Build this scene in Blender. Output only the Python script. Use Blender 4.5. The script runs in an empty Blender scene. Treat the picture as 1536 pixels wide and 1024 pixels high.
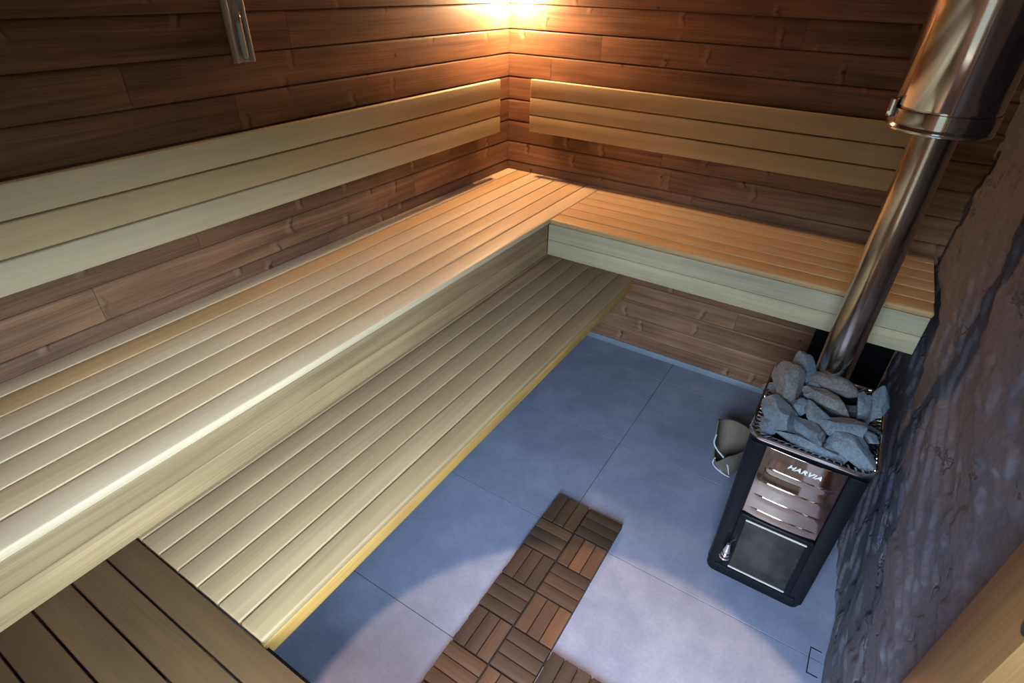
import bpy, bmesh, math, random
from mathutils import Vector, Matrix, noise
random.seed(7)
C = bpy.context.scene.collection
PI = math.pi

# ------------------------------------------------------------------ helpers
class MB:
    """Collects shapes into one mesh (uv in metres, 'tone' = per piece random)."""
    def __init__(s):
        s.v = []; s.f = []; s.uv = []; s.t = []; s.sm = []
    def add(s, vs, fs, uvs=None, tone=0.5, smooth=True):
        b = len(s.v); s.v += [tuple(p) for p in vs]
        for i, f in enumerate(fs):
            s.f.append([b + k for k in f])
            s.uv.append(uvs[i] if uvs else [(vs[k][0] + vs[k][2], vs[k][1] + vs[k][2]) for k in f])
            s.t.append(tone); s.sm.append(smooth)
    def board(s, axis, a0, a1, c, w, h, r=0.003, tone=None, seg=2):
        """rounded rectangular bar. c = centre of the section, w,h its sizes in the two other axes (xyz order)."""
        if tone is None: tone = random.random()
        ou, ov = random.uniform(0, 40), random.uniform(0, 40)
        prof = []
        for (sx, sy, st) in ((1, 1, 0), (-1, 1, 1), (-1, -1, 2), (1, -1, 3)):
            cx, cy = sx * (w / 2 - r), sy * (h / 2 - r)
            for k in range(seg + 1):
                a = (st + k / seg) * PI / 2
                prof.append((cx + r * math.cos(a), cy + r * math.sin(a)))
        n = len(prof)
        per = [0]
        for i in range(n):
            p, q = prof[i], prof[(i + 1) % n]
            per.append(per[-1] + math.hypot(p[0] - q[0], p[1] - q[1]))
        rings = [(a0, 1 - 2 * r / max(w, h) * 0.5), (a0 + r * 0.6, 1), (a1 - r * 0.6, 1), (a1, 1 - 2 * r / max(w, h) * 0.5)]
        vs = []
        for (a, sc) in rings:
            ins = r * 0.5 if sc < 1 else 0
            for (x, y) in prof:
                x2 = x - math.copysign(min(ins, abs(x)), x); y2 = y - math.copysign(min(ins, abs(y)), y)
                p = (c[0] + x2, c[1] + y2)
                vs.append({'x': (a, p[0], p[1]), 'y': (p[0], a, p[1]), 'z': (p[0], p[1], a)}[axis])
        fs = []; uv = []
        for k in range(3):
            for i in range(n):
                j = (i + 1) % n
                f = [k * n + i, k * n + j, (k + 1) * n + j, (k + 1) * n + i]
                u0, u1 = rings[k][0] + ou, rings[k + 1][0] + ou
                t = [(u0, per[i] + ov), (u0, per[i + 1] + ov), (u1, per[i + 1] + ov), (u1, per[i] + ov)]
                if axis == 'y': f = f[::-1]; t = t[::-1]
                fs.append(f); uv.append(t)
        for k in (0, 3):
            f = [k * n + i for i in range(n)]
            if (k == 0) != (axis == 'y'): f = f[::-1]
            fs.append(f); uv.append([(ou + 0.3 * (prof[i % n][0]), ov + prof[i % n][1]) for i in f and [q - k * n for q in f]])
        b0 = len(s.f)
        s.add(vs, fs, uv, tone)
        for k in range(3):
            for i in range(n):
                if (i + 1) % (seg + 1) == 0: s.sm[b0 + k * n + i] = False
        s.sm[-1] = s.sm[-2] = False
    def box(s, x0, x1, y0, y1, z0, z1, r=0.002, tone=None):
        s.board('z', z0, z1, ((x0 + x1) / 2, (y0 + y1) / 2), abs(x1 - x0), abs(y1 - y0), r, tone)
    def tube(s, pts, rad, n=10, closed=False, tone=0.5, caps=True):
        pts = [Vector(p) for p in pts]; m = len(pts)
        rr = rad if isinstance(rad, (list, tuple)) else [rad] * m
        vs = []; ref = None
        for i, p in enumerate(pts):
            a = pts[(i - 1) % m] if (closed or i > 0) else p
            b = pts[(i + 1) % m] if (closed or i < m - 1) else p
            t = (b - a).normalized()
            if ref is None:
                ref = t.orthogonal().normalized()
            ref = (ref - t * ref.dot(t)).normalized(); bi = t.cross(ref)
            for k in range(n):
                an = 2 * PI * k / n
                vs.append(p + (ref * math.cos(an) + bi * math.sin(an)) * rr[i])
        fs = []
        for i in range(m if closed else m - 1):
            j = (i + 1) % m
            for k in range(n):
                l = (k + 1) % n
                fs.append([i * n + k, i * n + l, j * n + l, j * n + k])
        if caps and not closed:
            fs.append([k for k in range(n)][::-1]); fs.append([(m - 1) * n + k for k in range(n)])
        s.add(vs, fs, None, tone)
    def lathe(s, prof, cx, cy, n=64, tone=0.5, cz=0):
        vs = []
        for (r, z) in prof:
            for k in range(n):
                a = 2 * PI * k / n
                vs.append((cx + r * math.cos(a), cy + r * math.sin(a), cz + z))
        fs = []
        for i in range(len(prof) - 1):
            for k in range(n):
                l = (k + 1) % n
                fs.append([i * n + k, i * n + l, (i + 1) * n + l, (i + 1) * n + k])
        s.add(vs, fs, None, tone)
    def rings(s, loops, tone=0.5, cap0=False, cap1=False, smooth=True):
        """skins a list of equal-length closed loops"""
        n = len(loops[0]); vs = [p for L in loops for p in L]; fs = []
        for i in range(len(loops) - 1):
            for k in range(n):
                l = (k + 1) % n
                fs.append([i * n + k, i * n + l, (i + 1) * n + l, (i + 1) * n + k])
        if cap0: fs.append(list(range(n))[::-1])
        if cap1: fs.append([(len(loops) - 1) * n + k for k in range(n)])
        s.add(vs, fs, None, tone, smooth)
    def build(s, name, m, parent=None, loc=(0, 0, 0), sharp=35):
        me = bpy.data.meshes.new(name)
        L = Vector(loc)
        me.from_pydata([Vector(p) - L for p in s.v], [], s.f)
        uvl = me.uv_layers.new(name='UVMap')
        tn = me.attributes.new('tone', 'FLOAT', 'FACE')
        i = 0
        for f, uv in enumerate(s.uv):
            for c in uv:
                uvl.data[i].uv = c; i += 1
            tn.data[f].value = s.t[f]
        me.polygons.foreach_set('use_smooth', s.sm)
        me.validate(); me.set_sharp_from_angle(angle=math.radians(sharp))
        me.materials.append(m)
        o = bpy.data.objects.new(name, me); C.objects.link(o)
        if parent:
            o.parent = parent
            w = Vector((0, 0, 0)); q = parent
            while q: w += q.location; q = q.parent
            o.location = L - w
        else:
            o.location = L
        return o

def tag(o, label=None, cat=None, group=None, kind=None):
    if label: o['label'] = label
    if cat: o['category'] = cat
    if group: o['group'] = group
    if kind: o['kind'] = kind
    return o
def empty(name, loc, label=None, cat=None, group=None, kind=None):
    o = bpy.data.objects.new(name, None); C.objects.link(o)
    o.location = loc; o.empty_display_size = 0.1
    return tag(o, label, cat, group, kind)

# ------------------------------------------------------------------ materials
def srgb(h):
    if isinstance(h, str):
        h = [int(h[i:i + 2], 16) / 255 for i in (0, 2, 4)]
    return tuple([(c / 12.92 if c <= 0.04045 else ((c + 0.055) / 1.055) ** 2.4) for c in h] + [1])
class NT:
    def __init__(s, name):
        s.m = bpy.data.materials.new(name); s.m.use_nodes = True
        s.t = s.m.node_tree; s.b = s.t.nodes['Principled BSDF']
    def n(s, typ, **kw):
        nd = s.t.nodes.new(typ)
        for k, v in kw.items():
            if k.startswith('_'): setattr(nd, k[1:], v)
            else:
                nd.inputs[k.replace('__', ' ')].default_value = v
        return nd
    def l(s, a, b): s.t.links.new(a, b)
    def inp(s, nd, i, v):
        if hasattr(v, 'is_output') or hasattr(v, 'links'): s.l(v, nd.inputs[i])
        else: nd.inputs[i].default_value = v
    def math(s, op, a, b=0.0, clamp=False):
        nd = s.t.nodes.new('ShaderNodeMath'); nd.operation = op; nd.use_clamp = clamp
        s.inp(nd, 0, a); s.inp(nd, 1, b); return nd.outputs[0]
    def vec(s, op, a, b):
        nd = s.t.nodes.new('ShaderNodeVectorMath'); nd.operation = op
        s.inp(nd, 0, a); s.inp(nd, 1, b); return nd
    def mix(s, f, a, b, mode='MIX'):
        nd = s.t.nodes.new('ShaderNodeMix'); nd.data_type = 'RGBA'; nd.blend_type = mode
        s.inp(nd, 0, f); s.inp(nd, 6, a); s.inp(nd, 7, b); return nd.outputs[2]
    def step(s, v, lo, hi, a=0.0, b=1.0):
        nd = s.t.nodes.new('ShaderNodeMapRange'); nd.interpolation_type = 'SMOOTHSTEP'
        s.inp(nd, 0, v); nd.inputs[1].default_value = lo; nd.inputs[2].default_value = hi
        nd.inputs[3].default_value = a; nd.inputs[4].default_value = b; return nd.outputs[0]
    def ramp(s, v, stops):
        nd = s.t.nodes.new('ShaderNodeValToRGB'); e = nd.color_ramp.elements
        e[0].position, e[0].color = stops[0]; e[1].position, e[1].color = stops[1]
        for p, c in stops[2:]:
            q = e.new(p); q.color = c
        s.inp(nd, 0, v); return nd.outputs[0]
    def noise(s, vec, scale=5, detail=4, rough=0.5, dist=0.0):
        nd = s.n('ShaderNodeTexNoise'); nd.inputs['Scale'].default_value = scale
        nd.inputs['Detail'].default_value = detail; nd.inputs['Roughness'].default_value = rough
        nd.inputs['Distortion'].default_value = dist
        if vec is not None: s.l(vec, nd.inputs['Vector'])
        return nd.outputs['Fac']
    def scaled(s, vec, sc):
        return s.vec('MULTIPLY', vec, sc).outputs[0]
    def bump(s, h, strength=0.3, dist=0.002):
        nd = s.n('ShaderNodeBump'); nd.inputs['Strength'].default_value = strength
        nd.inputs['Distance'].default_value = dist; s.l(h, nd.inputs['Height'])
        s.l(nd.outputs[0], s.b.inputs['Normal'])

def wood(name, stops, grain=0.18, rough=0.55, knots=0.0, streak=None, knotc=None, gs=1.0, bump=0.25, spec=0.4):
    """board timber from uv (u along the grain) with a tone per board"""
    N = NT(name)
    uv = N.n('ShaderNodeUVMap').outputs[0]
    at = N.n('ShaderNodeAttribute'); at.attribute_name = 'tone'; tone = at.outputs['Fac']
    base = N.ramp(tone, stops)
    warp = N.noise(N.scaled(uv, (1.2 * gs, 5 * gs, 1)), 1, 2)
    wv = N.t.nodes.new('ShaderNodeCombineXYZ'); N.l(N.math('MULTIPLY', warp, 0.05), wv.inputs[1])
    uv2 = N.vec('ADD', uv, wv.outputs[0]).outputs[0]
    fine = N.noise(N.scaled(uv2, (3 * gs, 260 * gs, 1)), 1, 3, 0.6)
    mid = N.noise(N.scaled(uv2, (1.0 * gs, 45 * gs, 1)), 1, 4, 0.55)
    blot = N.noise(N.scaled(uv, (2.2, 7, 1)), 1, 3)
    g = N.math('ADD', N.math('MULTIPLY', fine, 0.45), N.math('MULTIPLY', mid, 0.55))
    k = N.step(g, 0.32, 0.68, 1 - grain, 1 + grain * 0.6)
    k = N.math('MULTIPLY', k, N.step(blot, 0.3, 0.7, 1 - grain * 0.7, 1 + grain * 0.5))
    kc = N.t.nodes.new('ShaderNodeCombineColor')
    for i in range(3): N.l(k, kc.inputs[i])
    col = N.mix(1.0, base, kc.outputs[0], 'MULTIPLY')
    if knots > 0:
        S = (2.6, 8.5, 1)
        us = N.scaled(uv, S)
        vor = N.n('ShaderNodeTexVoronoi', _voronoi_dimensions='2D'); vor.inputs['Scale'].default_value = 1
        N.l(us, vor.inputs['Vector'])
        df = N.vec('DIVIDE', N.vec('SUBTRACT', us, vor.outputs['Position']).outputs[0], S).outputs[0]
        wob = N.noise(N.scaled(uv, (60, 60, 1)), 1, 2)
        sep = N.t.nodes.new('ShaderNodeSeparateXYZ'); N.l(df, sep.inputs[0])
        ln = N.vec('LENGTH', df, (0, 0, 0)).outputs['Value']
        cs = N.t.nodes.new('ShaderNodeSeparateColor'); N.l(vor.outputs['Color'], cs.inputs[0])
        on = N.step(cs.outputs[0], 1 - knots - 0.02, 1 - knots + 0.02)
        rad = N.math('ADD', ln, N.math('MULTIPLY', N.math('SUBTRACT', wob, 0.5), 0.010))
        kn = N.math('MULTIPLY', N.step(rad, 0.004, 0.011, 1, 0), on)
        # pale compressed band across the board beside a branch, with a dark check
        su = N.math('ADD', sep.outputs[0], N.math('MULTIPLY', N.math('SUBTRACT', N.noise(N.scaled(uv, (5, 18, 1)), 1, 2), 0.5), 0.06))
        dv = N.math('ABSOLUTE', N.math('ADD', sep.outputs[1], 0.012))
        on2 = N.step(cs.outputs[1], 0.34, 0.38)
        pale = N.step(N.math('ABSOLUTE', N.math('ADD', su, 0.011)), 0.003, 0.018, 1, 0)
        band = N.math('MULTIPLY', N.math('MULTIPLY', pale, N.step(dv, 0.018, 0.05, 1, 0)), on2)
        dk_ = N.step(N.math('ABSOLUTE', N.math('SUBTRACT', su, 0.007)), 0.0012, 0.0075, 1, 0)
        dark = N.math('MULTIPLY', N.math('MULTIPLY', dk_, N.step(dv, 0.012, 0.042, 1, 0)), on2)
        col = N.mix(N.math('MULTIPLY', band, 0.34), col, streak)
        col = N.mix(N.math('MULTIPLY', dark, 0.6), col, knotc)
        col = N.mix(N.math('MULTIPLY', kn, 0.8), col, knotc)
        # long resin streaks
        rs = N.noise(N.scaled(uv2, (0.7, 22, 1)), 1, 3)
        col = N.mix(N.step(rs, 0.58, 0.72, 0, 0.45), col, knotc)
        col = N.mix(N.step(rs, 0.30, 0.42, 0.28, 0), col, streak)
    N.l(col, N.b.inputs['Base Color'])
    N.l(N.step(g, 0.3, 0.7, rough + 0.08, rough - 0.06), N.b.inputs['Roughness'])
    N.b.inputs['Specular IOR Level'].default_value = spec
    N.bump(g, bump, 0.0015)
    return N.m

def plain(name, col, rough=0.5, metal=0.0, bumpscale=0, bstr=0.2, var=0.0, vscale=8, coat=0, spec=0.5):
    N = NT(name); N.b.inputs['Metallic'].default_value = metal; N.b.inputs['Specular IOR Level'].default_value = spec
    N.b.inputs['Roughness'].default_value = rough
    co = N.n('ShaderNodeTexCoord').outputs['Object']
    f = N.noise(co, vscale, 4)
    c = srgb(col) if isinstance(col, str) else col
    dk = tuple([x * (1 - var) for x in c[:3]] + [1]); lt = tuple([min(1, x * (1 + var * 0.6)) for x in c[:3]] + [1])
    N.l(N.ramp(f, [(0.3, dk), (0.7, lt)]), N.b.inputs['Base Color'])
    N.b.inputs['Coat Weight'].default_value = coat
    if bumpscale:
        N.bump(N.noise(co, bumpscale, 4), bstr, 0.002)
    return N.m

M = {}
M['aspen'] = wood('aspen_board', [(0.0, srgb('D4BD9E')), (0.30, srgb('D0B694')), (0.55, srgb('CCAE88')), (0.8, srgb('C8A376')), (1.0, srgb('C99F72'))], grain=0.12, rough=0.5)
M['back'] = wood('aspen_backrest', [(0.0, srgb('DDCDAC')), (0.30, srgb('DBC6A4')), (0.55, srgb('D9C098')), (1.0, srgb('D4BA92'))], grain=0.09, rough=0.5)
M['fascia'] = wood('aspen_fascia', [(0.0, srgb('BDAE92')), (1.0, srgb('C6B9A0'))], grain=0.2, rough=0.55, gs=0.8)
M['fascia_l'] = wood('aspen_fascia_tan_shaded', [(0.0, srgb('94795A')), (1.0, srgb('A08562'))], grain=0.26, rough=0.55, gs=0.8)  # tan wood, toned down further to carry the shadow on the long front
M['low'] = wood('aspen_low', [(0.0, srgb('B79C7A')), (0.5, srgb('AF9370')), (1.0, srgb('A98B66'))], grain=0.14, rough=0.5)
M['lowfascia'] = wood('alder_edge', [(0.0, srgb('BF924F')), (1.0, srgb('C99D58'))], grain=0.25, rough=0.5)
M['thermo'] = wood('thermowood_cladding', [(0.0, srgb('7C5741')), (0.3, srgb('875F47')), (0.6, srgb('91684E')), (1.0, srgb('815A45'))], grain=0.40, rough=0.5, knots=0.36,
                   streak=srgb('B58E74'), knotc=srgb('36190F'))
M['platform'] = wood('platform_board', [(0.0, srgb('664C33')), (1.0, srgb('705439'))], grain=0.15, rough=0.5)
M['deck'] = wood('oiled_acacia', [(0.0, srgb('342822')), (0.35, srgb('3F3027')), (0.7, srgb('4C3729')), (1.0, srgb('5C4130'))], grain=0.28, rough=0.6, gs=1.6)
M['jamb'] = wood('pine_jamb', [(0.0, srgb('825F39')), (1.0, srgb('8A6740'))], grain=0.2, rough=0.5)
M['bearer'] = wood('bearer_timber', [(0.0, srgb('8C704C')), (1.0, srgb('957850'))], grain=0.2)
M['steel'] = plain('polished_steel', (0.70, 0.68, 0.66, 1), 0.12, 1.0, var=0.05)
M['flue'] = plain('flue_steel', (0.54, 0.49, 0.43, 1), 0.16, 1.0, var=0.08)
M['panel'] = plain('stove_panel_steel', (0.36, 0.30, 0.26, 1), 0.08, 1.0, var=0.03)
M['black'] = plain('black_stove_paint', (0.006, 0.0065, 0.009, 1), 0.34, 0.0, 180, 0.06, spec=0.12)
M['glass_dark'] = plain('sooty_glass', (0.022, 0.021, 0.020, 1), 0.22, 0.0, spec=0.3, var=0.6, vscale=16, coat=0.2)
M['dark'] = plain('shadow_gap', (0.01, 0.008, 0.007, 1), 0.9)
M['plastic'] = plain('black_plastic_grid', (0.015, 0.014, 0.013, 1), 0.6)
M['chrome'] = plain('chrome', (0.8, 0.8, 0.8, 1), 0.08, 1.0)
M['logo'] = plain('logo_aluminium', (0.78, 0.80, 0.82, 1), 0.4, 0.2)
M['alu'] = plain('timer_case_aluminium', (0.62, 0.58, 0.54, 1), 0.38, 0.25, var=0.12)
M['sand'] = plain('white_sand', (0.75, 0.78, 0.8, 1), 0.8, 0, 300, 0.2)
M['felt'] = plain('grey_felt', srgb('665C53'), 0.95, 0, 260, 0.5, var=0.2, vscale=25)
M['cord'] = plain('pale_cord', srgb('B4BAC2'), 0.7)
M['plate'] = plain('green_metal_plate', srgb('2F3A26'), 0.35, 0.3)
M['skirt'] = plain('skirting_tile', srgb('7E8894'), 0.3, 0, 80, 0.1, var=0.12)
M['leaf'] = plain('dark_painted_door', (0.03, 0.033, 0.04, 1), 0.35, 0, var=0.4)
M['ceil'] = wood('ceiling_board', [(0.0, srgb('7A4E3A')), (1.0, srgb('88583F'))], grain=0.2)

# floor tile material (one procedural surface: tone variation inside and between the tiles, dark grout)
N = NT('grey_concrete_tile')
co = N.n('ShaderNodeTexCoord').outputs['Object']
f1 = N.noise(co, 2.2, 5, 0.6); f2 = N.noise(co, 11, 5, 0.65); f3 = N.noise(co, 90, 2)
f = N.math('ADD', N.math('MULTIPLY', f1, 0.5), N.math('MULTIPLY', f2, 0.35)); f = N.math('ADD', f, N.math('MULTIPLY', f3, 0.15))
col = N.ramp(f, [(0.34, srgb('687088')), (0.5, srgb('777F98')), (0.66, srgb('8890A8'))])
at = N.n('ShaderNodeAttribute'); at.attribute_name = 'tone'
col = N.mix(1.0, col, N.ramp(at.outputs['Fac'], [(0, (0.93, 0.93, 0.93, 1)), (1, (1.04, 1.04, 1.04, 1))]), 'MULTIPLY')
N.l(col, N.b.inputs['Base Color']); N.l(N.step(f2, 0.3, 0.7, 0.34, 0.46), N.b.inputs['Roughness'])
N.bump(N.math('ADD', f2, N.math('MULTIPLY', f3, 0.4)), 0.08, 0.002)
M['tile'] = N.m
M['grout'] = plain('grout', srgb('34363A'), 0.9)

# natural slate wall
N = NT('split_slate')
co = N.n('ShaderNodeTexCoord').outputs['Object']
cw = N.noise(N.scaled(co, (1, 4, 9)), 1.0, 4, 0.6)
wv = N.t.nodes.new('ShaderNodeCombineXYZ'); N.l(N.math('MULTIPLY', cw, 0.9), wv.inputs[1]); N.l(N.math('MULTIPLY', N.noise(N.scaled(co, (1, 3, 7)), 1.7, 4, 0.6), 1.1), wv.inputs[2])
cc = N.vec('ADD', N.scaled(co, (0.2, 1.5, 3.0)), wv.outputs[0]).outputs[0]
vo = N.n('ShaderNodeTexVoronoi'); vo.inputs['Scale'].default_value = 1.0; N.l(cc, vo.inputs['Vector'])
sc_ = N.t.nodes.new('ShaderNodeSeparateColor'); N.l(vo.outputs['Color'], sc_.inputs[0])
ve = N.n('ShaderNodeTexVoronoi', _feature='DISTANCE_TO_EDGE'); ve.inputs['Scale'].default_value = 1.0; N.l(cc, ve.inputs['Vector'])
b = N.noise(N.scaled(co, (1, 3.5, 8)), 1.1, 5, 0.6, 0.4)
c = N.noise(co, 60, 4)
a = N.math('ADD', N.math('MULTIPLY', sc_.outputs[0], 0.6), N.math('MULTIPLY', b, 0.4))
col = N.ramp(a, [(0.20, srgb('41475C')), (0.36, srgb('52505E')), (0.52, srgb('585664')), (0.62, srgb('494A5C')), (0.80, srgb('5B5A62'))])
crack = N.math('MULTIPLY', N.step(ve.outputs['Distance'], 0.0, 0.028, 1, 0), N.step(N.noise(N.scaled(co, (1, 3, 5)), 1.6, 3), 0.46, 0.54))
col = N.mix(N.math('MULTIPLY', crack, 0.7), col, srgb('35313A'))
col = N.mix(N.step(c, 0.35, 0.7, 0, 0.15), col, srgb('9A9098'))
N.l(col, N.b.inputs['Base Color']); N.b.inputs['Roughness'].default_value = 0.8
hh = N.math('ADD', N.math('MULTIPLY', sc_.outputs[1], 0.25), N.math('ADD', N.math('MULTIPLY', b, 0.22), N.math('MULTIPLY', c, 0.05)))
N.bump(N.math('SUBTRACT', hh, N.math('MULTIPLY', crack, 1.2)), 0.5, 0.010)
M['slate'] = N.m
# stones
def stone_mat(name, c0, c1, c2):
    N = NT(name)
    co = N.n('ShaderNodeTexCoord').outputs['Object']
    a = N.noise(co, 14, 5, 0.6); b = N.noise(co, 160, 3, 0.6)
    N.l(N.mix(N.step(b, 0.35, 0.7, 0, 0.35), N.ramp(a, [(0.32, srgb(c0)), (0.5, srgb(c1)), (0.7, srgb(c2))]), srgb('8A9098')), N.b.inputs['Base Color'])
    N.b.inputs['Roughness'].default_value = 0.75
    N.bump(N.math('ADD', a, N.math('MULTIPLY', b, 0.3)), 0.5, 0.004)
    return N.m
M['stone'] = stone_mat('olivine_stone_blue', '3F4C5C', '4D5B6B', '606F7E')
M['stone2'] = stone_mat('olivine_stone_brown', '4C4748', '5A5455', '6E6664')

# glass
def glass(name, col=(0.95, 1, 0.98, 1), rough=0.0):
    m = bpy.data.materials.new(name); m.use_nodes = True
    b = m.node_tree.nodes['Principled BSDF']
    b.inputs['Base Color'].default_value = col; b.inputs['Roughness'].default_value = rough
    b.inputs['Transmission Weight'].default_value = 1; b.inputs['IOR'].default_value = 1.45
    return m
m = bpy.data.materials.new('vial_glass'); m.use_nodes = True
_t = m.node_tree; _t.nodes.remove(_t.nodes['Principled BSDF'])
_a = _t.nodes.new('ShaderNodeBsdfTransparent'); _a.inputs[0].default_value = (0.93, 0.96, 0.96, 1)
_g = _t.nodes.new('ShaderNodeBsdfGlossy'); _g.inputs['Roughness'].default_value = 0.03
_l = _t.nodes.new('ShaderNodeLayerWeight'); _l.inputs[0].default_value = 0.45
_m = _t.nodes.new('ShaderNodeMixShader'); _t.links.new(_l.outputs['Facing'], _m.inputs[0]); _t.links.new(_a.outputs[0], _m.inputs[1]); _t.links.new(_g.outputs[0], _m.inputs[2])
_t.links.new(_m.outputs[0], _t.nodes['Material Output'].inputs[0])
M['glass'] = m
def emis(name, col, st):
    m = bpy.data.materials.new(name); m.use_nodes = True
    b = m.node_tree.nodes['Principled BSDF']
    b.inputs['Emission Color'].default_value = col; b.inputs['Emission Strength'].default_value = st
    b.inputs['Base Color'].default_value = (0.8, 0.8, 0.8, 1)
    return m

# ------------------------------------------------------------------ room dimensions (metres)
XR = 2.165        # right wall line
YF = -3.15        # wall behind the camera
ZC = 2.25         # ceiling
PITCH = 0.1095; Z0 = 1.416 - 13 * PITCH

def rowtone(k): return random.random()
def clad(name, axis, a0, a1, plane, sign, rng, lengths):
    """horizontal cladding boards with shadow grooves. face at 'plane', room side = sign."""
    mb = MB()
    T = 0.02
    k = 0; z = Z0
    while z < ZC:
        z1 = z + PITCH
        lo = max(z, 0.0); hi = min(z1, ZC)
        if hi - lo > 0.01:
            cuts = [a0]; p = a0 + rng.uniform(*lengths) * rng.random()
            while p < a1 - 0.2:
                if p > a0 + 0.2: cuts.append(p)
                p += rng.uniform(*lengths)
            cuts.append(a1)
            for i in range(len(cuts) - 1):
                s, e = cuts[i] + 0.0006, cuts[i + 1] - 0.0006
                tone = rng.random(); ou = rng.uniform(0, 60); ov = rng.uniform(0, 60)
                # section: (depth from wall plane, height); rounded top edge, tongue recess at the foot
                sec = [(T + 0.012, lo), (T + 0.012, lo + 0.001), (0.007, lo + 0.001), (0.0065, lo + 0.0035), (0.0, lo + 0.0045), (0.0, hi - 0.012), (0.0010, hi - 0.006), (0.0030, hi - 0.002), (0.006, hi), (T + 0.012, hi)]
                vs = []; n = len(sec)
                for a in (s, e):
                    for (d, h) in sec:
                        q = plane - sign * d
                        vs.append((a, q, h) if axis == 'x' else (q, a, h))
                fs = []; uv = []
                per = 0
                for j in range(n - 1):
                    dl = math.hypot(sec[j][0] - sec[j + 1][0], sec[j][1] - sec[j + 1][1])
                    f = [j, n + j, n + j + 1, j + 1]
                    t = [(s + ou, sec[j][1] + ov), (e + ou, sec[j][1] + ov), (e + ou, sec[j + 1][1] + ov), (s + ou, sec[j + 1][1] + ov)]
                    fs.append(f); uv.append(t)
                fs.append(list(range(n))); uv.append([(ou, ov + sec[j][1]) for j in range(n)])
                fs.append([n + j for j in range(n)][::-1]); uv.append([(ou, ov + sec[j][1]) for j in range(n)][::-1])
                mb.add(vs, fs, uv, tone, True)
        z = z1; k += 1
    # solid wall behind the boards
    q0, q1 = plane - sign * 0.021, plane - sign * 0.12
    if axis == 'x': mb.box(a0 - 0.1, a1 + 0.1, min(q0, q1), max(q0, q1), 0, ZC, 0.001, 0.5)
    else: mb.box(min(q0, q1), max(q0, q1), a0 - 0.1, a1 + 0.1, 0, ZC, 0.001, 0.5)
    o = mb.build(name, M['thermo'], sharp=30); o['kind'] = 'structure'
    return o
rng = random.Random(11)
clad('wall_left', 'y', YF, 0.0, 0.0, 1, rng, (1.1, 2.2))
clad('wall_back', 'x', 0.0, XR + 0.05, 0.0, -1, rng, (0.9, 2.0))
WX0, WX1, WZ0, WZ1 = 1.42, 2.08, 0.60, 2.10      # window behind the camera
mb = MB()
mb.box(-0.1, WX0, YF - 0.12, YF, 0, ZC); mb.box(WX1, XR + 0.15, YF - 0.12, YF, 0, ZC)
mb.box(WX0, WX1, YF - 0.12, YF, 0, WZ0); mb.box(WX0, WX1, YF - 0.12, YF, WZ1, ZC)
mb.build('wall_front', M['thermo'])['kind'] = 'structure'
win = empty('window_1', ((WX0 + WX1) / 2, YF - 0.05, WZ0), kind='structure')
mb = MB()
for x in (WX0 + 0.025, WX1 - 0.025): mb.board('z', WZ0, WZ1, (x, YF - 0.05), 0.05, 0.06, 0.004)
for z in (WZ0 + 0.025, WZ1 - 0.025): mb.board('x', WX0 + 0.05, WX1 - 0.05, (YF - 0.05, z), 0.06, 0.05, 0.004)
mb.build('window_frame', M['jamb'], win)

# floor: individual tiles in one mesh, grout bed below
mb = MB()
xs = [-0.02 + 1.2 * i for i in range(3)]; ys = [-0.205 - 0.5945 * i for i in range(-1, 6)]
g = 0.0013
for i in range(len(xs) - 1):
    for j in range(len(ys) - 1):
        x0, x1 = max(xs[i], -0.1) + g, min(xs[i + 1], XR + 0.2) - g
        y1, y0 = min(ys[j], 0.05) - g, max(ys[j + 1], YF - 0.1) + g
        if x1 > x0 and y1 > y0:
            mb.box(x0, x1, y0, y1, -0.012, 0.0, 0.0008)
floor = mb.build('floor', M['tile']); floor['kind'] = 'structure'
mb = MB(); mb.box(-0.12, XR + 0.2, YF - 0.12, 0.1, -0.05, -0.0015, 0.001)
mb.build('grout_bed', M['grout'], floor)
mb = MB(); mb.box(-0.12, XR + 0.3, YF - 0.12, 0.12, ZC, ZC + 0.1, 0.001)
mb.build('ceiling', M['ceil'])['kind'] = 'structure'
mb = MB(); mb.board('x', 0.0, XR, (-0.007, 0.018), 0.014, 0.036, 0.002)
mb.build('baseboard_back', M['skirt'])['kind'] = 'structure'

# slate wall on the right, up to the door jamb
Y_J0, Y_J1 = -1.905, -2.062      # jamb
def relief(y, z):
    p = Vector((y * 1.5, z * 3.8 + 0.35 * math.sin(y * 3.1), 3.7))
    a = noise.fractal(p, 0.9, 2.1, 4)                       # about -1..1
    q = (a + noise.noise(Vector((y * 1.1, z * 1.7, 9))) * 0.7) * 3.2
    fl = math.floor(q); fr = q - fl
    st = fl + min(1, max(0, (fr - 0.38) / 0.24)) ** 1
    b = noise.fractal(Vector((y * 10, z * 16, 1.3)), 1.0, 2.0, 3)
    return 0.0085 * st + 0.0009 * b + 0.0030 * a
ny, nz = 330, 330
vs = []; fs = []
for i in range(ny + 1):
    y = -0.003 + (Y_J0 + 0.003 - 0.0) * i / ny
    for j in range(nz + 1):
        z = ZC * j / nz
        x = 2.154 - relief(y, z)
        yy = y
        if i == ny: yy = y - 0.001
        if i > ny - 3: x += 0.008 * (i - ny + 3) / 3 * (0.5 + noise.noise(Vector((0, z * 14, 2))))
        vs.append((max(x, 2.1235), yy, z))
for i in range(ny):
    for j in range(nz):
        a = i * (nz + 1) + j
        fs.append([a, a + 1, a + nz + 2, a + nz + 1])
mb = MB(); mb.add(vs, fs, [[(0, 0)] * 4] * len(fs), 0.5, True)
mb.box(2.19, 2.31, Y_J0, 0.1, 0, ZC, 0.001)
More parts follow.
